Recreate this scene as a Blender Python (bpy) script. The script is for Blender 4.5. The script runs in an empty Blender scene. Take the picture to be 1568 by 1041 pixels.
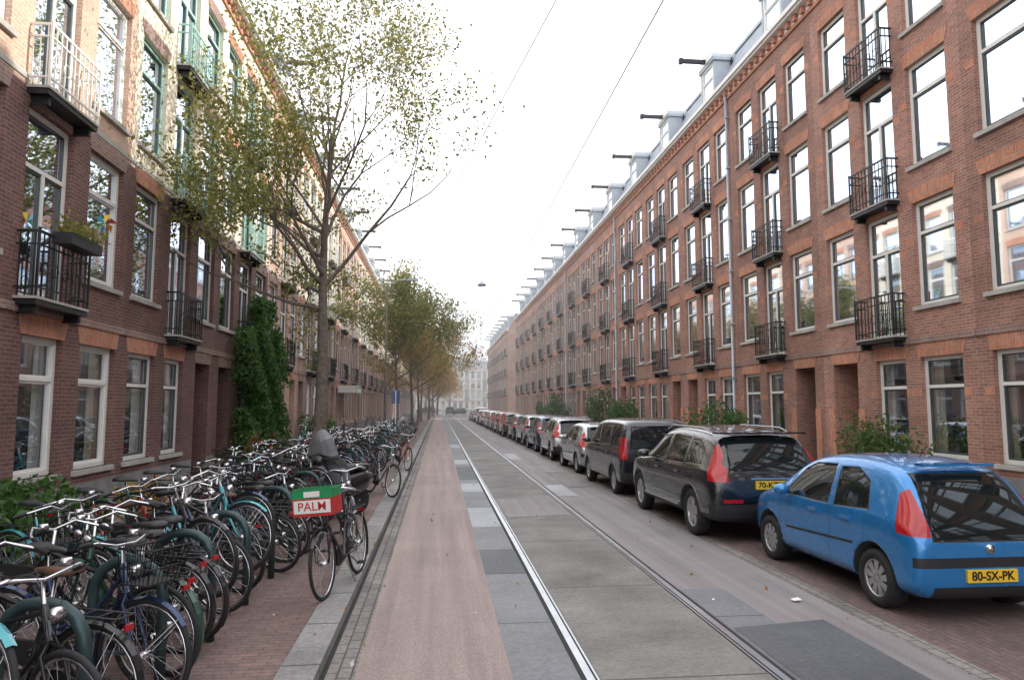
import bpy, bmesh, math, random
from mathutils import Vector, Matrix
random.seed(7)
scene=bpy.context.scene
rad=math.radians
COL=scene.collection
# ---------------------------------------------------------------- materials
M={}
def newmat(name):
    m=bpy.data.materials.new(name); m.use_nodes=True
    nt=m.node_tree; b=nt.nodes['Principled BSDF']; M[name]=m
    return m,nt,b
def N(nt,t,**k):
    n=nt.nodes.new(t)
    for a,v in k.items(): setattr(n,a,v)
    return n
def c4(c): return (c[0],c[1],c[2],1)
def mixc(nt,fac,a,b,mode='MIX'):
    n=N(nt,'ShaderNodeMix',data_type='RGBA',blend_type=mode)
    if isinstance(fac,(int,float)): n.inputs[0].default_value=fac
    else: nt.links.new(fac,n.inputs[0])
    for s,v in ((6,a),(7,b)):
        if isinstance(v,tuple): n.inputs[s].default_value=c4(v)
        else: nt.links.new(v,n.inputs[s])
    return n.outputs[2]
def ramp(nt,src,p0,p1,c0=(0,0,0),c1=(1,1,1)):
    r=N(nt,'ShaderNodeValToRGB'); e=r.color_ramp.elements
    e[0].position=p0;e[1].position=p1;e[0].color=c4(c0);e[1].color=c4(c1)
    nt.links.new(src,r.inputs[0]); return r.outputs[0]
def noise(nt,vec,scale,detail=4,rough=.6):
    n=N(nt,'ShaderNodeTexNoise'); n.inputs['Scale'].default_value=scale
    n.inputs['Detail'].default_value=detail; n.inputs['Roughness'].default_value=rough
    if vec is not None: nt.links.new(vec,n.inputs['Vector'])
    return n.outputs['Fac']
def bump(nt,b,src,strength,dist=.01):
    n=N(nt,'ShaderNodeBump'); n.inputs['Strength'].default_value=abs(strength); n.invert=strength<0
    n.inputs['Distance'].default_value=dist
    nt.links.new(src,n.inputs['Height']); nt.links.new(n.outputs[0],b.inputs['Normal'])
def simple(name,col,rough=.6,metal=0,var=.25,scale=6,spec=None,coat=0,bmp=0):
    m,nt,b=newmat(name)
    tc=N(nt,'ShaderNodeTexCoord').outputs['Object']
    n=noise(nt,tc,scale)
    d=tuple(x*(1-var) for x in col); l=tuple(min(1,x*(1+var)) for x in col)
    nt.links.new(ramp(nt,n,.3,.7,d,l),b.inputs['Base Color'])
    b.inputs['Roughness'].default_value=rough; b.inputs['Metallic'].default_value=metal
    if coat: b.inputs['Coat Weight'].default_value=coat; b.inputs['Coat Roughness'].default_value=.04
    if bmp: bump(nt,b,noise(nt,tc,scale*6),bmp)
    return m
def brick(name,c1,c2,mortar,bw=.22,bh=.068,mort=.007,axes='YZ',var=.35,offset=.5,tint=.25,rough=.85,stain=.8):
    m,nt,b=newmat(name)
    tc=N(nt,'ShaderNodeTexCoord').outputs['Object']
    s=N(nt,'ShaderNodeSeparateXYZ'); nt.links.new(tc,s.inputs[0])
    cb=N(nt,'ShaderNodeCombineXYZ')
    if axes=='YZ':
        ad=N(nt,'ShaderNodeMath',operation='ADD'); nt.links.new(s.outputs[0],ad.inputs[0]); nt.links.new(s.outputs[1],ad.inputs[1])
        nt.links.new(ad.outputs[0],cb.inputs[0]); nt.links.new(s.outputs[2],cb.inputs[1])
    elif axes=='XY':
        nt.links.new(s.outputs[0],cb.inputs[0]); nt.links.new(s.outputs[1],cb.inputs[1])
    elif axes=='YX':
        nt.links.new(s.outputs[1],cb.inputs[0]); nt.links.new(s.outputs[0],cb.inputs[1])
    br=N(nt,'ShaderNodeTexBrick'); br.offset=offset
    nt.links.new(cb.outputs[0],br.inputs['Vector'])
    br.inputs['Scale'].default_value=1
    br.inputs['Brick Width'].default_value=bw; br.inputs['Row Height'].default_value=bh
    br.inputs['Mortar Size'].default_value=mort; br.inputs['Mortar Smooth'].default_value=.2
    br.inputs['Color1'].default_value=c4(c1); br.inputs['Color2'].default_value=c4(c2); br.inputs['Mortar'].default_value=c4(mortar)
    oi=N(nt,'ShaderNodeObjectInfo')
    st=ramp(nt,noise(nt,tc,stain,5,.65),.3,.72,(1-var,)*3,(1+var*.4,)*3)
    c=mixc(nt,1.0,br.outputs['Color'],st,'MULTIPLY')
    fine=ramp(nt,noise(nt,tc,22,3),.3,.7,(.78,)*3,(1.18,)*3)
    c=mixc(nt,1.0,c,fine,'MULTIPLY')
    if tint:
        t=ramp(nt,oi.outputs['Random'],0,1,(1-tint,1-tint*1.05,1-tint*1.1),(1+tint*.5,1+tint*.4,1+tint*.35))
        c=mixc(nt,1.0,c,t,'MULTIPLY')
    nt.links.new(c,b.inputs['Base Color']); b.inputs['Roughness'].default_value=rough
    bump(nt,b,br.outputs['Fac'],-.35,.006)
    return m
brick('brick_brown',(.46,.22,.158),(.30,.15,.118),(.45,.36,.31))
brick('brick_band',(.36,.23,.19),(.27,.17,.15),(.42,.37,.33))
brick('brick_orange',(.66,.28,.16),(.52,.21,.12),(.45,.35,.3),bw=.068,bh=.22,axes='YZ',tint=.1)
brick('brick_red',(.22,.10,.085),(.145,.072,.064),(.25,.21,.195))
brick('brick_sunlit_salmon',(.66,.44,.33),(.56,.37,.28),(.68,.57,.48),tint=.1,var=.2)  # upper left walls: sunlight above the shadow line put into the brick colour
brick('brick_sunlit_cream',(.80,.73,.60),(.75,.67,.54),(.77,.70,.6),tint=.06,var=.12)  # same, brighter: sunlit glare painted into the upper brick colour
brick('brick_hazed_pink',(.50,.31,.25),(.40,.25,.20),(.5,.42,.36))  # far houses: brick lightened, distance haze and brightness put into its colour
brick('brick_white',(.85,.82,.76),(.80,.76,.70),(.8,.77,.7),tint=.08,var=.12)
brick('paver_red',(.25,.16,.145),(.18,.125,.115),(.11,.095,.085),bw=.21,bh=.07,mort=.006,axes='XY',tint=0,stain=.5)
brick('paver_parking',(.21,.14,.13),(.15,.105,.10),(.09,.08,.075),bw=.21,bh=.07,mort=.006,axes='YX',tint=0,stain=.4)
brick('paver_grey',(.30,.27,.25),(.24,.215,.2),(.13,.12,.11),bw=.3,bh=.3,mort=.006,axes='XY',tint=0,stain=.5)
brick('kerb_stone',(.30,.295,.29),(.24,.235,.23),(.08,.08,.08),bw=1.0,bh=.6,mort=.012,axes='YX',tint=0)
brick('gutter_brick',(.28,.255,.24),(.21,.195,.185),(.09,.085,.08),bw=.21,bh=.105,mort=.008,axes='YX',tint=0)
brick('slab_blue',(.20,.205,.22),(.165,.17,.185),(.06,.06,.06),bw=3.3,bh=6,mort=.012,axes='YX',tint=0,rough=.55,offset=.0)
brick('slab_light',(.36,.38,.41),(.34,.355,.38),(.08,.08,.08),bw=3.3,bh=6,mort=.01,axes='YX',tint=0,rough=.5,offset=.0)
brick('slab_dark',(.11,.115,.125),(.10,.105,.115),(.05,.05,.05),bw=3.3,bh=6,mort=.01,axes='YX',tint=0,rough=.6,offset=.0)
brick('slab_mid',(.235,.222,.205),(.19,.183,.175),(.07,.07,.07),bw=2.6,bh=6,mort=.012,axes='YX',tint=0,rough=.7,offset=0,var=.5)
def asphalt(name,col,dark):
    m,nt,b=newmat(name)
    tc=N(nt,'ShaderNodeTexCoord').outputs['Object']
    c=ramp(nt,noise(nt,tc,.45,6,.7),.32,.68,dark,col)
    g=ramp(nt,noise(nt,tc,90,2),.35,.65,(.72,)*3,(1.3,)*3)
    c=mixc(nt,1.0,c,g,'MULTIPLY')
    mp=N(nt,'ShaderNodeMapping'); mp.inputs['Scale'].default_value=(3.5,.10,1); nt.links.new(tc,mp.inputs[0])
    s=ramp(nt,noise(nt,mp.outputs[0],1.5,4),.35,.65,(.80,)*3,(1.12,)*3)
    c=mixc(nt,1.0,c,s,'MULTIPLY')
    sp=ramp(nt,noise(nt,tc,9,6,.8),.69,.74)
    c=mixc(nt,sp,c,(.42,.38,.36))
    nt.links.new(c,b.inputs['Base Color']); b.inputs['Roughness'].default_value=.7
    bump(nt,b,noise(nt,tc,120,2),.3,.004)
asphalt('asphalt_pink',(.34,.265,.245),(.265,.21,.195))
asphalt('asphalt_grey',(.265,.24,.24),(.20,.183,.186))
asphalt('ground_mat',(.24,.21,.19),(.18,.16,.15))
simple('steel_rail',(.62,.64,.68),.28,.9,.15,3)
simple('groove',(.03,.03,.03),.9)
simple('white_paint',(.80,.79,.75),.5,var=.06,scale=2)
simple('cream_paint',(.72,.66,.54),.5,var=.1,scale=2)
simple('turq_paint',(.38,.62,.56),.5,var=.1,scale=2)
simple('dark_paint',(.06,.075,.07),.35,var=.2)
simple('iron',(.022,.024,.028),.4,.3,.2)
simple('wire_metal',(.12,.12,.12),.5,.5,.1)
simple('stone',(.42,.40,.37),.8,var=.2,scale=3,bmp=.2)
simple('plinth',(.22,.22,.22),.8,var=.25,scale=2,bmp=.2)
simple('dentil_red',(.50,.22,.15),.8)
simple('slate',(.30,.33,.38),.6,var=.2,scale=3,bmp=.2)
simple('zinc',(.40,.44,.48),.45,.2,.15,2)
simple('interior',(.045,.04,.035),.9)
simple('curtain',(.78,.76,.72),.9,var=.06)
simple('curtain_beige',(.50,.43,.33),.9,var=.06)
simple('blind_grey',(.36,.37,.38),.9,var=.05)
simple('door_white',(.68,.66,.62),.45,var=.06)
simple('door_dark',(.035,.05,.045),.3,var=.2)
simple('door_brown',(.13,.06,.035),.4,var=.2)
simple('concrete_roof',(.2,.2,.2),.9)
def glass(name,k,base):
    m,nt,b=newmat(name); nt.nodes.remove(b)
    out=nt.nodes['Material Output']
    tr=N(nt,'ShaderNodeBsdfTransparent'); tr.inputs[0].default_value=(.84,.88,.88,1)
    gl=N(nt,'ShaderNodeBsdfGlossy'); gl.inputs['Roughness'].default_value=.03; gl.inputs[0].default_value=(.80,.89,1,1)
    fr=N(nt,'ShaderNodeFresnel'); fr.inputs[0].default_value=1.5
    ma=N(nt,'ShaderNodeMath',operation='MULTIPLY_ADD'); ma.inputs[1].default_value=k; ma.inputs[2].default_value=base; ma.use_clamp=True
    nt.links.new(fr.outputs[0],ma.inputs[0])
    tc=N(nt,'ShaderNodeTexCoord').outputs['Object']
    bp=N(nt,'ShaderNodeBump'); bp.inputs['Strength'].default_value=.03; bp.inputs['Distance'].default_value=.03
    nt.links.new(noise(nt,tc,1.1,0),bp.inputs['Height']); nt.links.new(bp.outputs[0],gl.inputs['Normal'])
    mx=N(nt,'ShaderNodeMixShader'); nt.links.new(ma.outputs[0],mx.inputs[0]); nt.links.new(tr.outputs[0],mx.inputs[1]); nt.links.new(gl.outputs[0],mx.inputs[2])
    nt.links.new(mx.outputs[0],out.inputs[0])
glass('window_glass',1.0,.05); glass('shop_glass',.5,.02)
def leafmat(name,cols,tl=.45):
    m,nt,b=newmat(name); out=nt.nodes['Material Output']
    g=N(nt,'ShaderNodeNewGeometry')
    r=N(nt,'ShaderNodeValToRGB'); e=r.color_ramp.elements
    while len(e)<len(cols): e.new(.5)
    for i,c in enumerate(cols): e[i].position=i/(len(cols)-1); e[i].color=c4(c)
    nt.links.new(g.outputs['Random Per Island'],r.inputs[0])
    nt.links.new(r.outputs[0],b.inputs['Base Color']); b.inputs['Roughness'].default_value=.5
    t=N(nt,'ShaderNodeBsdfTranslucent'); nt.links.new(r.outputs[0],t.inputs[0])
    mx=N(nt,'ShaderNodeMixShader'); mx.inputs[0].default_value=tl
    nt.links.new(b.outputs[0],mx.inputs[1]); nt.links.new(t.outputs[0],mx.inputs[2]); nt.links.new(mx.outputs[0],out.inputs[0])
leafmat('leaf_yellowgreen',[(.17,.18,.045),(.28,.27,.065),(.42,.37,.10),(.23,.24,.06),(.13,.16,.04)])
leafmat('leaf_mid',[(.10,.14,.045),(.17,.20,.055),(.27,.26,.08),(.13,.17,.05)])
leafmat('leaf_green',[(.04,.08,.02),(.08,.15,.04),(.14,.21,.06),(.06,.11,.03)])
leafmat('leaf_ivy',[(.03,.07,.015),(.06,.14,.03),(.10,.21,.05),(.04,.09,.025)])
leafmat('leaf_orange',[(.50,.20,.04),(.55,.29,.05),(.40,.16,.03),(.5,.25,.05)])
leafmat('flower_red',[(.5,.03,.04),(.6,.10,.12),(.4,.02,.05),(.5,.2,.1)])
leafmat('flower_orange',[(.6,.25,.02),(.65,.35,.04),(.5,.15,.02),(.5,.3,.05)])
simple('bark',(.14,.115,.095),.9,var=.4,scale=9,bmp=.6)
simple('tire',(.02,.02,.022),.75,var=.2)
simple('black_plastic',(.022,.022,.025),.5,var=.15)
simple('chrome',(.62,.62,.64),.2,1,.08)
simple('alloy',(.50,.51,.53),.32,.8,.08)
simple('plate_yellow',(.85,.55,.03),.4,var=.03)
simple('light_red',(.42,.010,.015),.12,var=.15,scale=20,coat=.5)
simple('light_white',(.7,.7,.7),.1,coat=1)
simple('text_black',(.01,.01,.01),.5)
def carpaint(name,col,metal=.35,rough=.25):
    m,nt,b=newmat(name)
    tc=N(nt,'ShaderNodeTexCoord').outputs['Object']
    d=tuple(x*.93 for x in col)
    nt.links.new(ramp(nt,noise(nt,tc,1.5,3),.3,.7,d,col),b.inputs['Base Color'])
    b.inputs['Metallic'].default_value=metal
    nt.links.new(ramp(nt,noise(nt,tc,4,4),.3,.7,(rough*.85,)*3,(rough*1.2,)*3),b.inputs['Roughness'])
    b.inputs['Coat Weight'].default_value=1; b.inputs['Coat Roughness'].default_value=.03
    return m
carpaint('paint_blue',(.018,.22,.56),.35); carpaint('paint_black',(.007,.008,.012),.05); carpaint('paint_darkgrey',(.014,.016,.022),.15)
carpaint('paint_silver',(.46,.48,.50),.6); carpaint('paint_red',(.35,.02,.02)); carpaint('paint_white',(.7,.7,.7),0); carpaint('paint_navy',(.03,.05,.11))
m,nt,b=newmat('car_glass'); b.inputs['Base Color'].default_value=(.010,.014,.015,1); b.inputs['Roughness'].default_value=.03; b.inputs['Coat Weight'].default_value=.1; b.inputs['IOR'].default_value=1.48
# ---------------------------------------------------------------- mesh builder
class MB:
    def __init__(s): s.v=[];s.f=[];s.m=[];s.sm=[];s.mats=[]
    def mi(s,n):
        if n not in s.mats: s.mats.append(n)
        return s.mats.index(n)
    def face(s,pts,mat,smooth=False):
        i=len(s.v); s.v.extend([tuple(p) for p in pts]); s.f.append(tuple(range(i,i+len(pts)))); s.m.append(s.mi(mat)); s.sm.append(smooth)
    def box(s,x0,x1,y0,y1,z0,z1,mat,T=None):
        i=len(s.v)
        P=[(x0,y0,z0),(x1,y0,z0),(x1,y1,z0),(x0,y1,z0),(x0,y0,z1),(x1,y0,z1),(x1,y1,z1),(x0,y1,z1)]
        if T: P=[tuple(T@Vector(p)) for p in P]
        s.v.extend(P)
        for q in ((0,3,2,1),(4,5,6,7),(0,1,5,4),(1,2,6,5),(2,3,7,6),(3,0,4,7)):
            s.f.append(tuple(i+a for a in q)); s.m.append(s.mi(mat)); s.sm.append(False)
    def tube(s,pts,r,mat,n=6,closed=False,cap=True):
        pts=[Vector(p) for p in pts]; k=len(pts)
        if not isinstance(r,(list,tuple)): r=[r]*k
        base=len(s.v); prev=None
        for i,p in enumerate(pts):
            if closed: t=pts[(i+1)%k]-pts[i-1]
            else: t=pts[min(i+1,k-1)]-pts[max(i-1,0)]
            if t.length<1e-9: t=Vector((0,0,1))
            t.normalize()
            if prev is None:
                a=Vector((0,0,1)) if abs(t.z)<.9 else Vector((1,0,0))
                u=t.cross(a).normalized()
            else:
                u=(prev-t*prev.dot(t))
                u=u.normalized() if u.length>1e-6 else t.orthogonal().normalized()
            prev=u; w=t.cross(u)
            for j in range(n):
                an=2*math.pi*j/n
                s.v.append(tuple(p+(u*math.cos(an)+w*math.sin(an))*r[i]))
        mi=s.mi(mat)
        for i in range(k if closed else k-1):
            a=base+i*n; b2=base+((i+1)%k)*n
            for j in range(n):
                s.f.append((a+j,a+(j+1)%n,b2+(j+1)%n,b2+j)); s.m.append(mi); s.sm.append(True)
        if cap and not closed:
            s.f.append(tuple(base+j for j in range(n))); s.m.append(mi); s.sm.append(False)
            s.f.append(tuple(base+(k-1)*n+j for j in range(n))); s.m.append(mi); s.sm.append(False)
    def lathe(s,prof,mat,T,n=24):
        base=len(s.v)
        for (x,r) in prof:
            for j in range(n):
                a=2*math.pi*j/n; s.v.append(tuple(T@Vector((x,r*math.cos(a),r*math.sin(a)))))
        mi=s.mi(mat)
        for i in range(len(prof)-1):
            for j in range(n):
                s.f.append((base+i*n+j,base+i*n+(j+1)%n,base+(i+1)*n+(j+1)%n,base+(i+1)*n+j)); s.m.append(mi); s.sm.append(True)
    def leaf(s,p,size,mat,rnd=random):
        d=Vector((rnd.gauss(0,1),rnd.gauss(0,1),rnd.gauss(0,.7))).normalized()
        e=d.orthogonal().normalized(); e=Matrix.Rotation(rnd.uniform(0,6.28),3,d)@e
        f=d.cross(e); p=Vector(p); a=size*rnd.uniform(.7,1.3)
        s.face([p-e*a*.5,p+f*a*.28+d*a*.06,p+e*a*.5,p-f*a*.28+d*a*.06],mat)
    def mesh(s,name):
        me=bpy.data.meshes.new(name); me.from_pydata(s.v,[],s.f)
        for n in s.mats: me.materials.append(M[n])
        me.polygons.foreach_set('material_index',s.m); me.polygons.foreach_set('use_smooth',s.sm); me.update()
        return me
    def obj(s,name,parent=None,loc=None): return mkobj(name,s.mesh(name),parent,loc)
def mkobj(name,data,parent=None,loc=None,rotz=0):
    o=bpy.data.objects.new(name,data); COL.objects.link(o)
    if parent: o.parent=parent
    if loc: o.location=loc
    if rotz: o.rotation_euler[2]=rotz
    return o
def empty(name,loc=(0,0,0),rotz=0):
    o=bpy.data.objects.new(name,None); COL.objects.link(o); o.location=loc; o.rotation_euler[2]=rotz; o.empty_display_size=.2
    return o
# ---------------------------------------------------------------- ground
Y0,Y1=-30,260
def sheet(name,x0,x1,y0,y1,z,mat):
    b=MB(); b.face([(x0,y0,z),(x1,y0,z),(x1,y1,z),(x0,y1,z)],mat); return b.obj(name)
sheet('ground',-400,400,-200,700,-.02,'ground_mat')
sheet('road',-.6,3.96,Y0,Y1,0,'asphalt_grey')
sheet('bike_lane',-.6,.56,Y0,Y1,.004,'asphalt_pink')
b=MB(); b.box(3.96,4.14,Y0,98,-.02,.003,'gutter_brick'); b.box(-.82,-.6,Y0,Y1,-.02,-.004,'gutter_brick'); b.obj('gutter')
sheet('parking_lane',4.14,6.2,Y0,98,.002,'paver_parking')
b=MB(); b.box(6.2,6.35,Y0,98,-.02,.125,'kerb_stone'); b.box(6.35,11.2,Y0,98,-.02,.12,'paver_grey'); b.obj('pavement')
b=MB(); b.box(-1.14,-.86,Y0,Y1,-.02,.085,'kerb_stone'); b.box(-.86,-.82,Y0,Y1,-.015,-.008,'groove'); b.box(-4.6,-1.14,Y0,Y1,-.02,.08,'paver_red'); b.box(-6.6,-4.6,Y0,Y1,-.02,.083,'paver_grey'); b.obj('pavement')
tt=empty('tram_track')
b=MB()
def strip(bb,x0,x1,z,mat,ya=Y0,yb=Y1): bb.face([(x0,ya,z),(x1,ya,z),(x1,yb,z),(x0,yb,z)],mat)
strip(b,.56,1.06,.004,'slab_blue'); strip(b,1.20,2.47,.004,'slab_mid'); strip(b,2.63,3.12,.004,'slab_blue',Y0,7.6)
for ya,yb,mt in ((11.7,13.9,'slab_light'),(16.4,18.2,'slab_light'),(24,26,'slab_light'),(33,36,'slab_light'),(8.5,9.9,'slab_dark'),(-3,5.0,'slab_light'),(19,23,'slab_dark')):
    strip(b,.57,1.05,.007,mt,ya,yb)
for ya,yb,mt in ((15.5,17.6,'slab_light'),(26,29,'slab_light')): strip(b,2.64,3.1,.006,mt,ya,yb)
b.obj('slabs',tt)
b=MB()
for x,sg in ((1.126,1),(2.55,-1)):
    strip(b,x-.07,x+.07,.0052,'groove')
    strip(b,x-.03,x+.03,.010,'steel_rail'); strip(b,x+sg*.055-.009,x+sg*.055+.009,.010,'steel_rail')
b.obj('rails',tt)
b=MB()
for (x0,x1,y0,y1,mt) in [(2.66,3.6,4.4,6.4,'slab_dark'),(1.25,2.42,12.6,15.2,'asphalt_grey'),(3.2,3.9,17,21,'slab_mid')]:
    b.face([(x0,y0,.0085),(x1,y0+.25,.0085),(x1,y1,.0085),(x0,y1-.15,.0085)],mt)
b.obj('road_patch')
b=MB()
for i in range(110):
    x=random.choice([random.uniform(3.3,4.3),random.uniform(-.9,-.5),random.uniform(-1.6,-.6),random.uniform(-.3,3)]); y=random.uniform(4.5,22)
    b.leaf((x,y,.022 if x>-.8 else .1),random.uniform(.03,.06),random.choice(['leaf_yellowgreen','leaf_orange','leaf_orange','white_paint']))
b.face([(3.62,6.98,.02),(3.72,7.0,.02),(3.71,7.07,.03),(3.61,7.04,.025)],'white_paint')
b.obj('litter')
# ---------------------------------------------------------------- houses
def window(fb,gb,cb,yc,w,z0,z1,kind,frame,rnd,xs=.1,gm='window_glass'):
    y0=yc-w/2;y1=yc+w/2; f=.09
    def fr(a,b_,c,d,t,x0,x1,mt):
        fb.box(x0,x1,a,a+t,c,d,mt); fb.box(x0,x1,b_-t,b_,c,d,mt); fb.box(x0,x1,a+t,b_-t,c,c+t,mt); fb.box(x0,x1,a+t,b_-t,d-t,d,mt)
    fr(y0,y1,z0,z1,f,xs,xs+.09,frame)
    zt=z1-(z1-z0)*.30
    fb.box(xs-.005,xs+.085,y0+f,y1-f,zt-.035,zt+.035,frame)
    sash='dark_paint' if kind!='plain' else frame
    if kind=='door':
        fb.box(xs-.003,xs+.082,yc-.04,yc+.04,z0+f,zt-.035,frame)
        for a,b_ in ((y0+f,yc-.04),(yc+.04,y1-f)):
            fr(a,b_,z0+f,zt-.035,.04,xs+.02,xs+.07,sash)
        fr(y0+f,y1-f,zt+.035,z1-f,.025,xs+.02,xs+.07,sash)
    else:
        fr(y0+f,y1-f,z0+f,zt-.035,.04,xs+.02,xs+.07,sash)
        fr(y0+f,y1-f,zt+.035,z1-f,.025,xs+.02,xs+.07,sash)
    gb.face([(xs+.05,y0+f,z0+f),(xs+.05,y1-f,z0+f),(xs+.05,y1-f,z1-f),(xs+.05,y0+f,z1-f)],gm)
    r=rnd.random(); cm=rnd.choice(['curtain','curtain','curtain_beige','blind_grey'])
    def cur(a,b_,c,d):
        n=max(2,int((b_-a)/.07)); 
        for i in range(n):
            ya=a+(b_-a)*i/n; yb=a+(b_-a)*(i+1)/n; xa=xs+.17+.03*(i%2); xb=xs+.17+.03*((i+1)%2)
            cb.face([(xa,ya,c),(xb,yb,c),(xb,yb,d),(xa,ya,d)],cm)
    if gm=='shop_glass': r=.36+r*.3; cm='curtain_beige' if cm!='curtain' else cm
    if r<.35: cur(y0,y1,z0,z1)
    elif r<.7: cur(y0,y0+w*rnd.uniform(.15,.35),z0,z1); cur(y1-w*rnd.uniform(.15,.35),y1,z0,z1)
    elif r<.88:
        zb=z1-(z1-z0)*rnd.uniform(.25,.6); cb.face([(xs+.16,y0,zb),(xs+.16,y1,zb),(xs+.16,y1,z1),(xs+.16,y0,z1)],cm)
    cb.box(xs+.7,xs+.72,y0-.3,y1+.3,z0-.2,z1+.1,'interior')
def balcony(b,yc,z,w=1.5,d=.32,ir='iron'):
    y0=yc-w/2;y1=yc+w/2
    b.box(-d,.0,y0,y1,z-.13,z-.04,'iron'); b.box(-d-.02,.0,y0-.02,y1+.02,z-.04,z-.0,'stone')
    for s in (y0+.1,y1-.18):
        b.box(-d+.05,-.0,s,s+.08,z-.26,z-.13,'iron')
    H=1.0
    for zz,t in ((z+H,.02),(z+.14,.013),(z+H-.2,.012)):
        b.box(-d-.015,-d+.015,y0,y1,zz-t,zz+t,ir)
        for yy in (y0,y1): b.box(-d,.0,yy-.014,yy+.014,zz-t,zz+t,ir)
    n=11
    for i in range(n+1):
        yy=y0+(y1-y0)*i/n; t=.009 if i%n else .016
        b.box(-d-t,-d+t,yy-t,yy+t,z,z+H+(.0 if i%n else .06),ir)
    for i in range(3):
        for yy in (y0,y1):
            x=-d+d*(i+.5)/3; b.box(x-.008,x+.008,yy-.008,yy+.008,z,z+H,ir)
    for i in range(5):
        yy=y0+(y1-y0)*(i+.5)/5
        pts=[(-d-.012,yy+.1*math.cos(a),z+.45+.1*math.sin(a)) for a in [k*math.pi/5 for k in range(10)]]
        b.tube(pts,.009,ir,4,closed=True)
def house_meshes(tag,hw,off,ww,mir,wall,upper,frame_up,seed,door,sash='sash',left=False):
    rnd=random.Random(seed); s=-1 if mir else 1
    W=MB();F=MB();G=MB();C=MB();B=MB();R=MB()
    ops=[]
    FH=3.3; base=3.65
    for k in range(3):
        z=base+FH*k
        ops.append((0,ww,z,z+3.05-.35*(k==2),'door')); 
        for y in (-off,off): ops.append((y,ww,z+.62,z+3.05-.35*(k==2),sash))
    ops.append((-off*s,ww,.85,3.1,sash)); ops.append((-.1*s,ww*.86,.85,3.1,sash))
    porch=(off*s,1.12,.13,3.12,'porch'); ops.append(porch)
    ZT=13.75
    ys=sorted(set([-hw,hw]+[round(o[0]-o[1]/2,4) for o in ops]+[round(o[0]+o[1]/2,4) for o in ops]))
    zs=sorted(set([0,.6,3.35,6.95,ZT]+[o[2] for o in ops]+[o[3] for o in ops]))
    def inop(y,z): return any(abs(y-o[0])<o[1]/2 and o[2]<z<o[3] for o in ops)
    for i in range(len(ys)-1):
        for j in range(len(zs)-1):
            ya,yb,za,zb=ys[i],ys[i+1],zs[j],zs[j+1]
            if inop((ya+yb)/2,(za+zb)/2): continue
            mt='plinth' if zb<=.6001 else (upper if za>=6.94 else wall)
            W.face([(0,ya,za),(0,ya,zb),(0,yb,zb),(0,yb,za)],mt)
    for (yc,w,z0,z1,kd) in ops:
        dep=.3 if kd!='porch' else 1.0; y0=yc-w/2;y1=yc+w/2
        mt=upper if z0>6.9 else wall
        W.face([(0,y0,z0),(dep,y0,z0),(dep,y0,z1),(0,y0,z1)],mt); W.face([(0,y1,z0),(dep,y1,z0),(dep,y1,z1),(0,y1,z1)],mt)
        W.face([(0,y0,z1),(dep,y0,z1),(dep,y1,z1),(0,y1,z1)],mt); W.face([(0,y0,z0),(dep,y0,z0),(dep,y1,z0),(0,y1,z0)],'stone')
        lm='brick_orange' if (not left) or rnd.random()<.3 else 'brick_band'
        lh=.30; x=-.012
        pts=[(y0-.04,z1),(y1+.04,z1),(y1+.13,z1+lh),(yc,z1+lh+.05),(y0-.13,z1+lh)]
        W.face([(x,p[0],p[1]) for p in pts],lm)
        for a in range(5):
            p,q=pts[a],pts[(a+1)%5]; W.face([(x,p[0],p[1]),(x,q[0],q[1]),(0,q[0],q[1]),(0,p[0],p[1])],lm)
        if not left and kd!='porch':
            zz=z0+(z1-z0)*.6
            for a,b_ in ((y0-.25,y0),(y1,y1+.25)): W.box(-.006,0,a,b_,zz,zz+.17,'brick_orange')
        if kd=='porch':
            W.box(.0,1.1,y0-.0,y1,.02,.13,'stone')
            F.box(.93,.98,y0+.0,y0+.1,.13,z1,'white_paint'); F.box(.93,.98,y1-.1,y1,.13,z1,'white_paint'); F.box(.93,.98,y0+.1,y1-.1,2.35,2.45,'white_paint'); F.box(.93,.98,y0+.1,y1-.1,z1-.08,z1,'white_paint')
            F.box(.95,1.0,y0+.1,y1-.1,.13,2.35,door); 
            for zz in (.35,1.25): F.box(.94,.95,y0+.22,y1-.22,zz,zz+.7,'cream_paint' if door=='door_white' else 'door_dark')
            G.face([(.96,y0+.1,2.45),(.96,y1-.1,2.45),(.96,y1-.1,z1-.08),(.96,y0+.1,z1-.08)],'window_glass')
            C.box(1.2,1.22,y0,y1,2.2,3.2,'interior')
            if not left:
                W.box(-.03,0,y0-.28,y0,.13,1.9,'brick_orange'); W.box(-.03,0,y1,y1+.28,.13,1.9,'brick_orange')
        else:
            fm='white_paint' if z0<6.9 else frame_up
            window(F,G,C,yc,w,z0,z1,kd,fm,rnd,gm='shop_glass' if z0<2 else 'window_glass')
            if kd!='door': W.box(-.07,.1,y0-.07,y1+.07,z0-.09,z0,'stone')
            else: balcony(B,yc,z0,ww+.2,ir='iron' if (not left or z0<6.9) else frame_up)
    W.box(-.035,0,-hw,hw,3.42,3.56,'brick_band')
    if left: W.box(-.02,0,-hw,hw,7.03,7.12,'stone')
    W.box(-.06,0,-hw,hw,ZT,ZT+.12,'brick_orange'); W.box(-.03,0,-hw,hw,ZT+.12,ZT+.34,'white_paint')
    n=int(hw*2/.42)
    for i in range(n):
        y=-hw+(i+.5)*2*hw/n; W.box(-.16,-.03,y-.07,y+.07,ZT+.13,ZT+.33,'dentil_red')
    W.box(-.28,.1,-hw,hw,ZT+.34,ZT+.42,'white_paint'); W.box(-.36,.1,-hw,hw,ZT+.42,ZT+.56,'white_paint'); W.box(-.33,.1,-hw,hw,ZT+.56,ZT+.6,'zinc')
    z0=ZT+.6; zt=16.8
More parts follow.
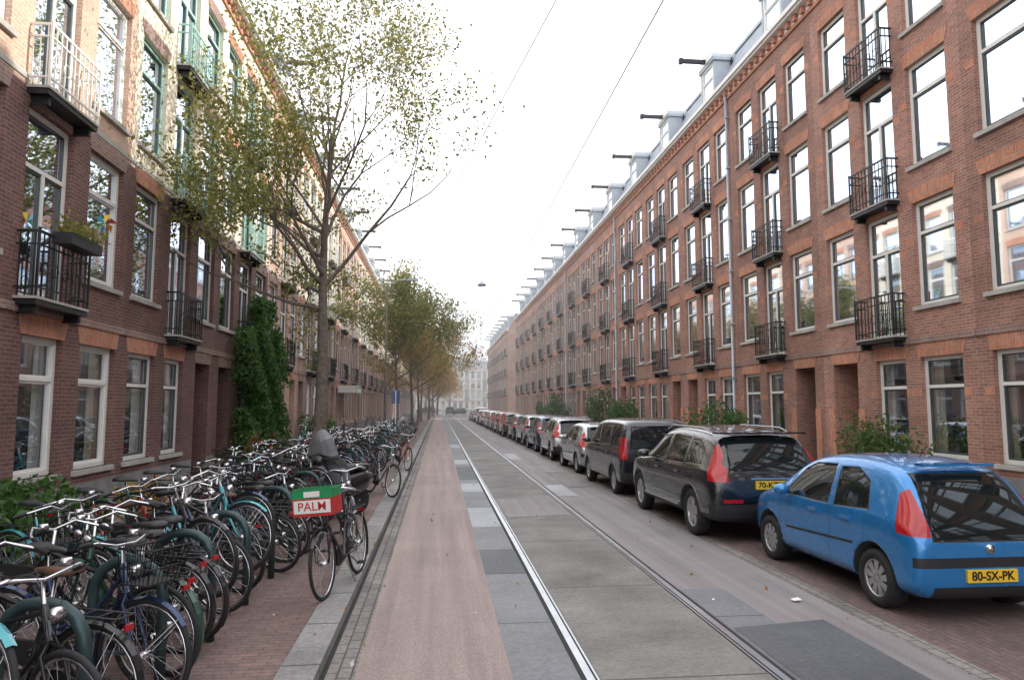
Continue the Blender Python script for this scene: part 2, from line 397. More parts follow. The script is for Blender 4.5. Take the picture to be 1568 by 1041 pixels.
    R.face([(.1,-hw,z0),(.1,hw,z0),(1.35,hw,zt),(1.35,-hw,zt)],'slate'); R.face([(1.35,-hw,zt),(1.35,hw,zt),(9,hw,zt),(9,-hw,zt)],'concrete_roof')
    R.box(1.25,1.4,-hw,hw,zt-.05,zt+.08,'zinc')
    for y in (-hw+.004,hw-.004): W.face([(0,y,0),(9,y,0),(9,y,zt),(1.35,y,zt),(.1,y,z0),(0,y,ZT)],wall)
    W.face([(9,-hw,0),(9,hw,0),(9,hw,zt),(9,-hw,zt)],wall)
    R.box(3,3.7,hw-.5,hw-.01,zt,zt+1.1,wall); R.box(3.1,3.6,hw-.42,hw-.1,zt+1.1,zt+1.35,'dentil_red')
    dz=16.35
    R.box(.28,1.4,-.72,-.6,z0,dz,'zinc'); R.box(.28,1.4,.6,.72,z0,dz,'zinc'); R.box(.22,1.6,-.8,.8,dz,dz+.12,'zinc')
    window(F,G,C,0,1.2,z0+.02,dz,'plain','white_paint',rnd,.3)
    pts=[(.2,.8*math.cos(a),dz+.12+.42*math.sin(a)) for a in [k*math.pi/8 for k in range(9)]]
    R.face(pts,'white_paint'); 
    for a in range(8):
        p,q=pts[a],pts[a+1]; R.face([p,q,(1.5,q[1],q[2]),(1.5,p[1],p[2])],'zinc')
    R.box(-.95,.5,-.07,.07,dz+.18,dz+.34,'iron'); R.box(-.95,-.8,-.09,.09,dz+.14,dz+.36,'iron')
    return [('walls',W.mesh(tag+'_walls')),('window_frames',F.mesh(tag+'_frames')),('window_panes',G.mesh(tag+'_panes')),('curtains',C.mesh(tag+'_curtains')),('balconies',B.mesh(tag+'_balconies')),('roof',R.mesh(tag+'_roof'))]
def put_house(ms,loc,rotz,name='brick_house'):
    e=empty(name,loc,rotz)
    for n,me in ms: mkobj(n,me,e)
    return e
RH={}
for mir in (0,1):
    for v in range(5):
        wl='brick_brown' if v<3 else 'brick_hazed_pink'
        RH[(mir,v)]=house_meshes('rh',2.875,1.82,1.3,mir,wl,wl,'white_paint',11+v*5+mir,['door_white','door_dark','door_white','door_brown','door_dark'][v])
c0=16.1-5.75*5
k=0; y=c0
while y<97:
    mir=0 if (k%2)==(5%2) else 1
    put_house(RH[(mir,(k*2+1)%3 if y<50 else 3+(k//2)%2)],(11,y,0),0); y+=5.75; k+=1
yend_r=y-5.75+2.875
for kk in range(8): put_house(RH[(kk%2,3+kk%2)],(11,yend_r+12+2.875+kk*5.75,0),0)
LH={}
pal=[('brick_red','brick_sunlit_salmon','white_paint'),('brick_red','brick_sunlit_cream','turq_paint'),('brick_hazed_pink','brick_sunlit_cream','white_paint'),('brick_hazed_pink','brick_sunlit_salmon','white_paint'),('brick_white','brick_white','white_paint')]  # wall, upper wall with painted-in sun, upper frame; later pairs also paled for distance
for mir in (0,1):
    for v in range(5):
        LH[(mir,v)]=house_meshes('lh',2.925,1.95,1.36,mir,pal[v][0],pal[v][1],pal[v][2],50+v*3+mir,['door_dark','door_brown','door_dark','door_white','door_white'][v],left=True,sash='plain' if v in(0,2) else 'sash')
for k in range(-4,17):
    y=11.9+5.85*k
    mir=0 if k%2==0 else 1
    v=0 if k<=0 else (1 if k<=2 else 2+((k//2)%2))
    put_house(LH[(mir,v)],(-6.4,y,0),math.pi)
for kk in range(10): put_house(LH[(kk%2,2+kk%2)],(-6.4,11.9+5.85*17+9+kk*5.85,0),math.pi)
for kk in range(9): put_house(LH[(kk%2,4)],(-20+kk*5.85,232,0),rad(90),'white_house')
b=MB()
for y in (24.95,42.2,59.5):
    b.tube([(10.9,y,.1),(10.9,y,14.1)],.05,'zinc',8)
    for z in range(1,14,2): b.box(10.84,11,y-.07,y+.07,z,z+.05,'zinc')
b.obj('downpipe')
# ---------------------------------------------------------------- trees
def tree(name,loc,H,spread,fork,leafm,nl,seed,lsize,tr=.17,dens=None,levels=4,limbs=9,lean=(0,0),el0=.55,skipmix=None,extra=(),gk=2.0):
    rnd=random.Random(seed); b=MB(); tips=[]
    def branch(p,d,L,r,lev):
        n=4; pts=[Vector(p)]; rs=[r]; dd=Vector(d).normalized()
        for i in range(n):
            dd=(dd+Vector((rnd.gauss(0,.13),rnd.gauss(0,.13),rnd.gauss(0,.08)+.06))).normalized()
            pts.append(pts[-1]+dd*L/n); rs.append(max(.005,r*(1-.62*(i+1)/n)))
        b.tube(pts,rs,'bark',6 if lev<2 else 4,cap=False)
        if lev>=levels:
            for q in pts[1:]: tips.append(q)
            return
        if lev==levels-1:
            tips.extend(pts[2:])
        nc=rnd.choice([3,4])
        for i in range(nc):
            t=rnd.uniform(.3,1) if i<nc-1 else 1
            q=pts[min(n,max(1,int(round(t*n))))]
            ax=dd.orthogonal().normalized(); ax=Matrix.Rotation(rnd.uniform(0,6.28),3,dd)@ax
            an=rnd.uniform(.4,.8) if i<nc-1 else rnd.uniform(.05,.3)
            nd=Matrix.Rotation(an,3,ax)@dd
            branch(q,nd,L*rnd.uniform(.48,.70),rs[min(n,max(1,int(round(t*n))))]*.72,lev+1)
    pts=[];rs=[]; T=H*.72
    for i in range(13):
        t=i/12; pts.append(Vector((lean[0]*t+.06*math.sin(t*7),lean[1]*t+.05*math.sin(t*5+1),T*t))); rs.append(tr*(1-.8*t) if i else tr*1.35)
    b.tube(pts,rs,'bark',10)
    for i in range(limbs):
        t=(fork+(T-fork)*(i+.3*rnd.random())/(limbs))/T
        j=t*12; a=pts[int(j)].lerp(pts[min(12,int(j)+1)],j-int(j)); r=tr*(1-.8*t)*.55
        az=i*2.4+rnd.uniform(-.4,.4); el=el0+.5*t+rnd.uniform(-.12,.12)
        d=Vector((math.cos(az)*math.cos(el),math.sin(az)*math.cos(el),math.sin(el)))
        branch(a,d,spread*(1.05-.4*t)*rnd.uniform(.8,1.1)*.52,r,1)
    for (h,az,el,L) in extra:
        j=h/T*12; a=pts[int(j)].lerp(pts[min(12,int(j)+1)],j-int(j))
        branch(a,Vector((math.cos(az)*math.cos(el),math.sin(az)*math.cos(el),math.sin(el))),L,.06,1)
    branch(pts[-1],Vector((.1,0,1)),H*.17,rs[-1],2)
    for i in range(nl):
        q=rnd.choice(tips)
        if dens and rnd.random()>dens(q): continue
        g=lsize*gk
        mt=leafm if not skipmix or rnd.random()>.35 else skipmix
        b.leaf(q+Vector((rnd.gauss(0,g),rnd.gauss(0,g),rnd.gauss(0,g*.8)-.02)),lsize,mt,rnd)
    return b.obj(name,None,loc)
def d1(q):
    if q.z<8.6: v=.8 if q.x<.3 else .5
    else: v=.48 if q.x<-1.2 else .38
    return v
tree('street_tree',(-3.0,17.6,.08),12.6,8.4,4.8,'leaf_yellowgreen',38000,3,.105,.18,d1,4,12,(.25,0),.5,'leaf_mid',
     [(4.3,3.0,.25,3.0),(4.9,3.9,.42,2.6),(5.6,2.5,.5,2.7),(5.1,4.5,.35,2.4),(4.7,2.0,.3,2.4),(6.2,3.2,.6,2.6)],2.8)
TM=[tree('street_tree',(-2.5,41.5,.08),9.9,6.8,3.4,'leaf_yellowgreen',12500,8,.17,.15,None,3,11,el0=.35,skipmix='leaf_mid')]
TM.append(tree('street_tree',(-2.1,54,.08),9.2,7.0,3.0,'leaf_yellowgreen',11500,9,.19,.15,None,3,11,el0=.35,skipmix='leaf_orange'))
for i,(x,y) in enumerate([(-2.0,68),(-2.0,82)]):
    mkobj('street_tree',TM[1-i].data,None,(x,y,.08),i*1.7)
o=tree('street_tree',(-1.4,98,.08),9.5,7,2.3,'leaf_orange',7000,10,.26,.2,None,3,10,skipmix='leaf_yellowgreen')
mkobj('street_tree',o.data,None,(-1.0,118,.08),1); mkobj('street_tree',o.data,None,(-.2,142,.08),2); mkobj('street_tree',o.data,None,(3.0,195,.08),3); mkobj('street_tree',o.data,None,(-3,168,0),2)
def bush(name,loc,rx,ry,rz,n,leafm,size,seed,extra=None):
    rnd=random.Random(seed); b=MB()
    cl=[(rnd.uniform(-.65,.65),rnd.uniform(-.65,.65),rnd.uniform(.15,.8),rnd.uniform(.25,.5)) for _ in range(14)]
    for i in range(14):
        c=cl[i]; b.tube([(0,0,0),(c[0]*rx*.5,c[1]*ry*.5,c[2]*rz*.8),(c[0]*rx,c[1]*ry,c[2]*rz*1.2)],[.015,.01,.004],'bark',4)
    for i in range(n):
        c=rnd.choice(cl); v=Vector((rnd.gauss(0,1),rnd.gauss(0,1),rnd.gauss(0,1))).normalized()*c[3]*rnd.uniform(.5,1.1)
        p=((c[0]+v.x)*rx,(c[1]+v.y)*ry,max(.03,(c[2]+v.z)*rz))
        mt=leafm
        if extra and rnd.random()<extra[1]: mt=extra[0]
        b.leaf(p,size,mt,rnd)
    return b.obj(name,None,loc)
bush('shrub',(-5.3,9.0,.08),1.0,1.7,.95,2900,'leaf_ivy',.13,1)
bush('shrub',(-4.9,12.0,.08),.5,.9,.7,900,'leaf_yellowgreen',.09,2,('flower_orange',.45))
bush('flowering_shrub',(-4.6,19.2,.08),.55,.8,1.1,1300,'leaf_green',.10,3,('flower_red',.35))
bush('shrub',(9.9,15.2,.12),.85,1.5,1.45,3200,'leaf_green',.10,4)
bush('shrub',(9.6,23.2,.12),1.1,1.7,1.75,4600,'leaf_ivy',.11,5)
bush('shrub',(9.9,36.5,.12),.9,1.5,2.1,2600,'leaf_ivy',.14,6)
bush('shrub',(10.0,44,.12),.9,1.6,2.9,2600,'leaf_green',.16,7)
bush('shrub',(9.6,55,.12),1.1,1.8,2.6,2400,'leaf_ivy',.18,8)
bush('shrub',(9.6,62,.12),1.1,2.2,2.2,1800,'leaf_green',.2,9)
bush('shrub',(-5.5,33,.08),.8,1.6,1.5,1600,'leaf_green',.14,10)
rnd=random.Random(5); b=MB()
for i in range(22000):
    y=rnd.gauss(24.4,1.7); z=rnd.uniform(.1,5.6)
    lim=2.4+.7*math.sin(z*2.1)+.35*math.sin(z*5)-max(0,z-3.6)*.7
    if abs(y-24.4)>lim: continue
    th=.4+.5*(.5+.5*math.sin(y*3.1+z*2.3))*(1-z/7)
    b.leaf((-6.38+rnd.random()**.6*th*1.35,y,z),.14,'leaf_ivy',rnd)
for i in range(6): b.tube([(-6.3,23.8+i*.3,.05),(-6.25,23.5+i*.4,2),(-6.3,23.4+i*.5,4.6)],.02,'bark',5)
b.obj('climbing_ivy')
b=MB(); b.box(-.15,.15,-.5,.5,0,.18,'black_plastic')
for i in range(350): b.leaf((rnd.gauss(0,.13),rnd.uniform(-.5,.5),.2+abs(rnd.gauss(0,.13))),.09,'leaf_yellowgreen',rnd)
b.obj('planter_box',None,(-5.95,12.0,4.55))
# ---------------------------------------------------------------- cars
def ring(st):
    y,zb,hw,zs,zt,ht=st
    zr=zt-.22*(zt-zs)
    P=[(0,zb),(.5*hw,zb),(.86*hw,zb+.01),(.985*hw,zb+.12),(hw,zb+.5*(zs-zb)),(.985*hw,zs-.05),(.95*hw,zs+.02),(ht+(hw*.95-ht)*.12,zr),(.88*ht,zt-.02),(.45*ht,zt),(0,zt+.005)]
    return [(x,y,z) for x,z in P]+[(-x,y,z) for x,z in reversed(P[1:-1])]
def polyplanes(poly,view):
    out=[];n=len(poly)
    for i in range(n):
        a,b_=poly[i],poly[(i+1)%n]; dx,dz=b_[0]-a[0],b_[1]-a[1]
        if view=='side': co=Vector((0,a[0],a[1])); no=Vector((0,dz,-dx))
        else: co=Vector((a[0],0,a[1])); no=Vector((dz,0,-dx))
        out.append((co,no.normalized()))
    return out
def inside(poly,p):
    c=False;n=len(poly);j=n-1
    for i in range(n):
        if (poly[i][1]>p[1])!=(poly[j][1]>p[1]) and p[0]<(poly[j][0]-poly[i][0])*(p[1]-poly[i][1])/(poly[j][1]-poly[i][1])+poly[i][0]: c=not c
        j=i
    return c
def car_mesh(name,stations,wheels,wr,regions,paint,wtrack):
    bm=bmesh.new(); rings=[]
    for st in stations: rings.append([bm.verts.new(p) for p in ring(st)])
    n=len(rings[0])
    for a,b_ in zip(rings[:-1],rings[1:]):
        for j in range(n): bm.faces.new((a[j],a[(j+1)%n],b_[(j+1)%n],b_[j]))
    for rr in (rings[0],rings[-1]):
        h=n//2
        for j in range(h):
            q=[rr[j],rr[j+1],rr[(n-j-1)%n],rr[(n-j)%n]]
            q2=[]; [q2.append(v) for v in q if v not in q2]
            if len(q2)>=3: bm.faces.new(q2)
    bmesh.ops.recalc_face_normals(bm,faces=bm.faces)
    cl=bm.edges.layers.float.new('crease_edge')
    for i in range(len(rings)-1):
        for j,cr in ((6,.45),(n-6,.45),(3,.3),(n-3,.3)):
            e=bm.edges.get((rings[i][j],rings[i+1][j]))
            if e: e[cl]=cr
    me=bpy.data.meshes.new(name); bm.to_mesh(me); bm.free()
    names=[paint,'black_plastic','car_glass','light_red','chrome']
    for nn in names: me.materials.append(M[nn])
    ob=bpy.data.objects.new(name,me); COL.objects.link(ob)
    s=ob.modifiers.new('s','SUBSURF'); s.levels=3; s.render_levels=3
    cbm=bmesh.new()
    for y in wheels:
        for sx in (-1,1):
            T=Matrix.Translation((sx*(wtrack),y,wr+.02))@Matrix.Rotation(rad(90),4,'Y')
            bmesh.ops.create_cone(cbm,cap_ends=True,segments=40,radius1=wr+.055,radius2=wr+.055,depth=.56,matrix=T)
    for f in cbm.faces: f.material_index=1
    cm=bpy.data.meshes.new('cut'); cbm.to_mesh(cm); cbm.free()
    for nn in names: cm.materials.append(M[nn])
    co=bpy.data.objects.new('cut',cm); COL.objects.link(co)
    bo=ob.modifiers.new('b','BOOLEAN'); bo.object=co; bo.operation='DIFFERENCE'; bo.solver='EXACT'
    dg=bpy.context.evaluated_depsgraph_get(); dg.update()
    me2=bpy.data.meshes.new_from_object(ob.evaluated_get(dg))
    bpy.data.objects.remove(ob); bpy.data.objects.remove(co)
    bm=bmesh.new(); bm.from_mesh(me2)
    for f in bm.faces: f.smooth=True
    for (view,poly,cond,mt,ins) in regions:
        for pco,pno in polyplanes(poly,view):
            fs=[f for f in bm.faces if f.material_index!=1 and cond(f.calc_center_median(),f.normal)]
            g=set(fs)
            for f in fs: g.update(f.edges); g.update(f.verts)
            bmesh.ops.bisect_plane(bm,geom=list(g),plane_co=pco,plane_no=pno,dist=1e-5)
        bm.normal_update()
        sel=[]
        for f in bm.faces:
            c=f.calc_center_median()
            if f.material_index==0 or (mt==3 and f.material_index!=1):
                if cond(c,f.normal) and inside(poly,(c.y,c.z) if view=='side' else (c.x,c.z)): sel.append(f); f.material_index=mt
        if ins and sel:
            r=bmesh.ops.inset_region(bm,faces=sel,thickness=.014,depth=-.006,use_even_offset=False)
            for f in r['faces']: f.material_index=1
    L=stations[-1][0]
    for v in bm.verts:
        v.co.x=max(-1.1,min(1.1,v.co.x)); v.co.y=max(-.1,min(L+.1,v.co.y)); v.co.z=max(.1,min(2,v.co.z))
    idx=[f.material_index for f in bm.faces]
    bm.to_mesh(me2); bm.free(); me2.name=name
    while len(me2.materials)<len(names): me2.materials.append(None)
    for i,nn in enumerate(names): me2.materials[i]=M[nn]
    me2.polygons.foreach_set('material_index',idx); me2.update()
    return me2
def wheel_mesh(r,style,hub='alloy'):
    b=MB(); I=Matrix.Identity(4); w=.1
    b.lathe([(-w,r*.62),(-w,r*.9),(-w*.75,r),(w*.75,r),(w,r*.92),(w*1.0,r*.68),(w*.8,r*.64)],'tire',I,36)
    b.lathe([(w*.8,r*.66),(w*.9,r*.63),(w*.7,r*.60),(w*.2,r*.58)],hub,I,36)
    b.lathe([(w*.2,r*.6),(w*.2,.001)],'black_plastic',I,24)
    n=style
    for i in range(n):
        a=2*math.pi*i/n; T=Matrix.Rotation(a,4,'X'); hw=r*.62*math.pi/n*.62
        P=[(w*.75,-hw*.5,r*.1),(w*.75,hw*.5,r*.1),(w*.72,hw,r*.61),(w*.72,-hw,r*.61)]
        Q=[(w*.3,p[1],p[2]) for p in P]
        P=[T@Vector(p) for p in P]; Q=[T@Vector(p) for p in Q]
        b.face(P,hub)
        for k in range(4): b.face([P[k],P[(k+1)%4],Q[(k+1)%4],Q[k]],hub)
    b.lathe([(w*.78,r*.17),(w*.85,r*.12),(w*.87,.001)],hub,I,16)
    return b.mesh('wheel')
def sidecond(zmin=.75,y0=.1,y1=9): return lambda c,n: abs(n.x)>.35 and c.z>zmin and y0<c.y<y1
def rearcond(ymax,zmin=.0): return lambda c,n: n.y<-.12 and c.y<ymax and c.z>zmin
def text(parent,body,size,loc,rot,mat,al='CENTER',off=.02):
    cu=bpy.data.curves.new('lettering','FONT'); cu.body=body; cu.size=size; cu.align_x=al; cu.align_y='CENTER'; cu.extrude=.001; cu.offset=size*off
    cu.materials.append(M[mat]); o=mkobj('lettering',cu,parent,loc); o.rotation_euler=rot; return o
def seams(lst,z0,z1):
    return [('side',[(a,z0),(a+.008,z0),(a+.008,z1),(a,z1)],lambda c,n:abs(n.x)>.35 and c.z>.2,1,False) for a in lst]
CARS={}
def defcar(key,stations,wheels,wr,regions,paint,track,spokes,hw,extra):
    me=car_mesh('body_'+key,stations,wheels,wr,regions,paint,track)
    CARS[key]=dict(me=me,wheels=wheels,wr=wr,wm=wheel_mesh(wr,spokes),track=track,hw=hw,extra=extra,L=stations[-1][0])
def mirror_pair(b,y,z,x,paint):
    for s in (-1,1):
        T=Matrix.Translation((s*(x+.09),y,z))
        b.lathe([(-.11,.001),(-.09,.05),(0,.075),(.08,.06),(.1,.001)],paint,T,12)
        b.box(s*(x-.02) if s>0 else s*(x+.05),s*(x+.05) if s>0 else s*(x-.02),y-.03,y+.03,z-.06,z-.03,'black_plastic')
st=[(0,.38,.62,.62,.68,.50),(.015,.26,.74,.68,.80,.56),(.07,.20,.80,.78,.93,.62),(.20,.18,.815,.87,1.14,.63),(.38,.18,.82,.91,1.37,.61),(.66,.18,.82,.92,1.455,.61),(1.1,.18,.82,.92,1.485,.61),(1.6,.18,.82,.91,1.48,.61),(2.05,.18,.82,.91,1.42,.60),(2.35,.18,.82,.90,1.26,.62),(2.68,.18,.82,.89,1.02,.68),(3.0,.19,.81,.84,.92,.66),(3.25,.22,.76,.74,.80,.60),(3.38,.26,.68,.62,.68,.54),(3.43,.38,.52,.52,.56,.44)]
rg=[('side',[(.70,.95),(1.33,.91),(1.36,1.34),(1.05,1.36),(.80,1.24)],sidecond(),2,True),
    ('side',[(1.43,.91),(2.45,.91),(2.12,1.25),(1.90,1.345),(1.45,1.36)],sidecond(),2,True),
    ('rear',[(-.585,.74),(.585,.74),(.585,.98),(.50,1.35),(-.50,1.35),(-.585,.98)],rearcond(.62,.68),2,True),
    ('side',[(-.05,.78),(.26,.80),(.36,1.16),(.27,1.24),(.08,1.0)],lambda c,n:abs(c.x)>.59 and c.y<.6 and c.z>.6,3,False),
    ('rear',[(-.78,.505),(.78,.505),(.78,.60),(-.78,.60)],rearcond(.3),1,False),
    ('rear',[(-.62,.20),(.62,.20),(.60,.33),(-.60,.33)],rearcond(.4),1,False),
    ('side',[(2.35,.93),(2.62,.93),(2.3,1.28),(2.2,1.3)],lambda c,n:n.y>.3 and c.z>.9 and abs(c.x)<.55,2,False),
    ('side',[(.95,.56),(2.35,.50),(2.35,.53),(.95,.59)],lambda c,n:abs(n.x)>.5,1,False)]+seams([1.385,2.48],.3,.92)+[('side',[(.75,.6),(.757,.6),(.757,.97),(.75,.97)],lambda c,n:abs(n.x)>.35 and c.z>.2,1,False)]
def ex1(p,parent,plate):
    b=MB(); mirror_pair(b,2.28,.98,.80,p)
    b.box(-.27,.27,-.022,.01,.375,.49,'plate_yellow')
    for s in (-1,1):
        for y in (.98,1.62): b.box(min(s*.80,s*.835),max(s*.80,s*.835),y,y+.17,.80,.835,p)
    b.tube([(-.3,.08,.82),(.0,.07,.83),(.22,.08,.85)],.012,'black_plastic',5)
    b.tube([(0,.9,1.46),(0,.75,1.60)],.005,'iron',5)
    b.lathe([(-.02,.04),(.02,.04),(.025,.001)],'chrome',Matrix.Translation((0,.0,.68))@Matrix.Rotation(rad(-90),4,'Z'),14)
    b.tube([(-.35,.05,.25),(-.35,.3,.23)],.028,'iron',8)
    b.box(-.4,.4,.32,.46,1.42,1.445,p)
    b.obj('trim',parent)
    text(parent,plate,.115,(0,-.025,.432),(rad(90),0,0),'text_black')
defcar('hatch',st,(.62,2.80),.285,rg,'paint_blue',.69,9,.82,ex1)
st=[(0,.50,.74,.70,.76,.60),(.02,.36,.88,.84,.98,.68),(.09,.30,.93,.98,1.16,.71),(.26,.28,.94,1.05,1.42,.69),(.44,.27,.945,1.06,1.59,.68),(.85,.26,.945,1.05,1.66,.69),(1.5,.25,.945,1.04,1.70,.69),(2.2,.25,.945,1.03,1.70,.69),(2.75,.25,.945,1.02,1.62,.67),(3.1,.25,.945,1.01,1.42,.68),(3.5,.25,.94,1.0,1.14,.74),(3.9,.26,.93,.98,1.06,.75),(4.3,.28,.88,.90,.98,.70),(4.55,.34,.78,.78,.84,.62),(4.63,.46,.62,.64,.68,.5)]
rg=[('side',[(.55,1.12),(1.18,1.10),(1.22,1.50),(.9,1.49),(.66,1.38)],sidecond(1.0),2,True),
    ('side',[(1.26,1.09),(2.12,1.07),(2.14,1.53),(1.30,1.51)],sidecond(1.0),2,True),
    ('side',[(2.22,1.07),(3.25,1.06),(2.95,1.38),(2.65,1.50),(2.24,1.53)],sidecond(1.0),2,True),
    ('rear',[(-.64,1.04),(.64,1.04),(.57,1.54),(-.57,1.54)],rearcond(.62,.9),2,True),
    ('side',[(-.02,.90),(.20,.92),(.40,1.42),(.30,1.50),(.14,1.16),(.0,1.05)],lambda c,n:abs(c.x)>.66 and c.y<.6 and c.z>.8,3,False),
    ('rear',[(-.95,.30),(.95,.30),(.95,.58),(-.95,.58)],rearcond(.2),1,False),
    ('rear',[(-.76,.60),(-.46,.60),(-.46,.65),(-.76,.65)],rearcond(.3),3,False),('rear',[(.46,.60),(.76,.60),(.76,.65),(.46,.65)],rearcond(.3),3,False),
    ('side',[(.1,.2),(4.5,.2),(4.5,.42),(.1,.42)],lambda c,n:c.z<.6,1,False),
    ('side',[(3.2,1.1),(3.5,1.12),(3.1,1.4),(3.0,1.45)],lambda c,n:n.y>.3 and c.z>.9 and abs(c.x)<.6,2,False)]+seams([1.215,2.17,3.3],.42,1.08)
def ex2(p,parent,plate):
    b=MB(); mirror_pair(b,3.0,1.14,.93,p)
    b.box(-.27,.27,-.025,.02,.80,.92,'plate_yellow')
    b.box(-.33,.33,.0,.05,.94,.965,'chrome')
    for s in (-1,1):
        b.tube([(s*.63,.75,1.62),(s*.64,1.0,1.675),(s*.64,2.4,1.685),(s*.62,2.75,1.60)],.013,'alloy',6)
        for y in (1.35,2.35): b.box(min(s*.93,s*.97),max(s*.93,s*.97),y,y+.19,.93,.965,p)
        b.box(min(s*.93,s*.965),max(s*.93,s*.965),1.4,3.15,.40,.44,'alloy')
    b.box(-.7,.7,.30,.50,1.60,1.625,p); b.tube([(-.32,.13,1.13),(.0,.11,1.14),(.3,.12,1.16)],.013,'iron',5)
    b.obj('trim',parent)
    text(parent,plate,.115,(0,-.029,.86),(rad(90),0,0),'text_black')
defcar('suv',st,(.90,3.65),.36,rg,'paint_black',.80,5,.94,ex2)
st=[(0,.44,.74,.84,.96,.70),(.015,.32,.87,1.0,1.32,.76),(.05,.27,.895,1.05,1.58,.77),(.14,.25,.90,1.05,1.73,.76),(.45,.24,.905,1.05,1.765,.76),(1.2,.24,.905,1.05,1.775,.76),(2.2,.24,.905,1.05,1.77,.76),(2.8,.24,.905,1.05,1.70,.74),(3.15,.24,.905,1.04,1.50,.72),(3.55,.24,.90,1.02,1.18,.74),(3.9,.25,.88,.96,1.04,.70),(4.25,.3,.80,.82,.88,.64),(4.4,.44,.64,.62,.68,.5)]
rg=[('side',[(.30,1.12),(1.05,1.11),(1.05,1.59),(.33,1.59)],sidecond(1.0),2,True),
    ('side',[(1.15,1.11),(2.08,1.09),(2.08,1.60),(1.15,1.60)],sidecond(1.0),2,True),
    ('side',[(2.2,1.09),(3.35,1.08),(3.0,1.45),(2.72,1.585),(2.2,1.60)],sidecond(1.0),2,True),
    ('rear',[(-.66,1.06),(.66,1.06),(.62,1.60),(-.62,1.60)],rearcond(.4,.9),2,True),
    ('rear',[(.72,.85),(.89,.85),(.85,1.35),(.73,1.35)],lambda c,n:c.y<.3 and c.z>.7,3,False),('rear',[(-.89,.85),(-.72,.85),(-.73,1.35),(-.85,1.35)],lambda c,n:c.y<.3 and c.z>.7,3,False),
    ('rear',[(-.9,.3),(.9,.3),(.9,.55),(-.9,.55)],rearcond(.2),1,False)]+seams([1.1,2.13,3.4],.35,1.1)
def ex3(p,parent,plate):
    b=MB(); mirror_pair(b,3.05,1.16,.90,p); b.box(-.27,.27,-.03,.02,.72,.84,'plate_yellow'); 
    for s in (-1,1):
        for y in (1.2,2.3): b.box(min(s*.89,s*.93),max(s*.89,s*.93),y,y+.19,.93,.965,'black_plastic')
    b.box(-.6,.6,-.01,.05,.96,.99,'black_plastic'); b.obj('trim',parent)
    text(parent,plate,.115,(0,-.034,.78),(rad(90),0,0),'text_black')
defcar('van',st,(.75,3.45),.32,rg,'paint_darkgrey',.76,7,.905,ex3)
def put_car(key,x,y,paint,plate,sc=(1,1,1),rz=0,name='parked_car'):
    C=CARS[key]; e=empty(name,(x,y,.002),rz); e.scale=sc
    o=mkobj('body',C['me'],e); o.material_slots[0].link='OBJECT'; o.material_slots[0].material=M[paint]
    for yy in C['wheels']:
        for s in (-1,1):
            w=mkobj('wheel',C['wm'],e,(s*(C['track']+.01),yy,C['wr'])); 
            if s<0: w.rotation_euler[2]=math.pi
            w.rotation_euler[0]=random.uniform(0,3)
    C['extra'](paint,e,plate)
put_car('hatch',5.12,6.15,'paint_blue','80-SX-PK',(.94,1,.985),rad(.6))
put_car('suv',4.86,9.86,'paint_black','70-KZH-7',(1,.99,.98),rz=rad(.5))
put_car('van',4.82,15.05,'paint_darkgrey','12-LD-XT',(.97,1.0,.96))
yy=20.0
seq=[('hatch','paint_silver',(1.0,1.12,1)),('suv','paint_silver',(.93,.93,.93)),('hatch','paint_navy',(1.04,1.15,1.05)),('suv','paint_silver',(.95,.95,.9)),('hatch','paint_darkgrey',(1.04,1.15,1)),('suv','paint_black',(.93,.95,.9)),('hatch','paint_red',(1.02,1.15,1.03)),('suv','paint_darkgrey',(.93,.95,.88)),('hatch','paint_silver',(1.04,1.15,1.03)),('hatch','paint_red',(1.04,1.15,1.03)),('suv','paint_white',(.93,.95,.9)),('suv','paint_navy',(.93,.95,.88)),('hatch','paint_silver',(1.04,1.2,1.03)),('van','paint_white',(1,1,1)),('hatch','paint_black',(1.04,1.2,1.0)),('suv','paint_silver',(1,1,.9))]
for i,(k,p,s) in enumerate(seq):
    L=CARS[k]['L']*s[1]
    put_car(k,5.0+random.uniform(-.12,.12),yy,p,'%02d-%s-%s'%(random.randint(10,99),random.choice(['SX','RT','LB','GH']),random.choice(['PK','ZN','VT'])),s,rad(random.uniform(-.8,.8)))
    yy+=L+random.uniform(.5,.9)
put_car('van',2.4,150,'paint_navy','44-TT-RS'); put_car('hatch',6,152,'paint_darkgrey','41-TT-RS',rz=rad(90)); put_car('suv',-.5,160,'paint_black','41-TH-RS',rz=rad(80))
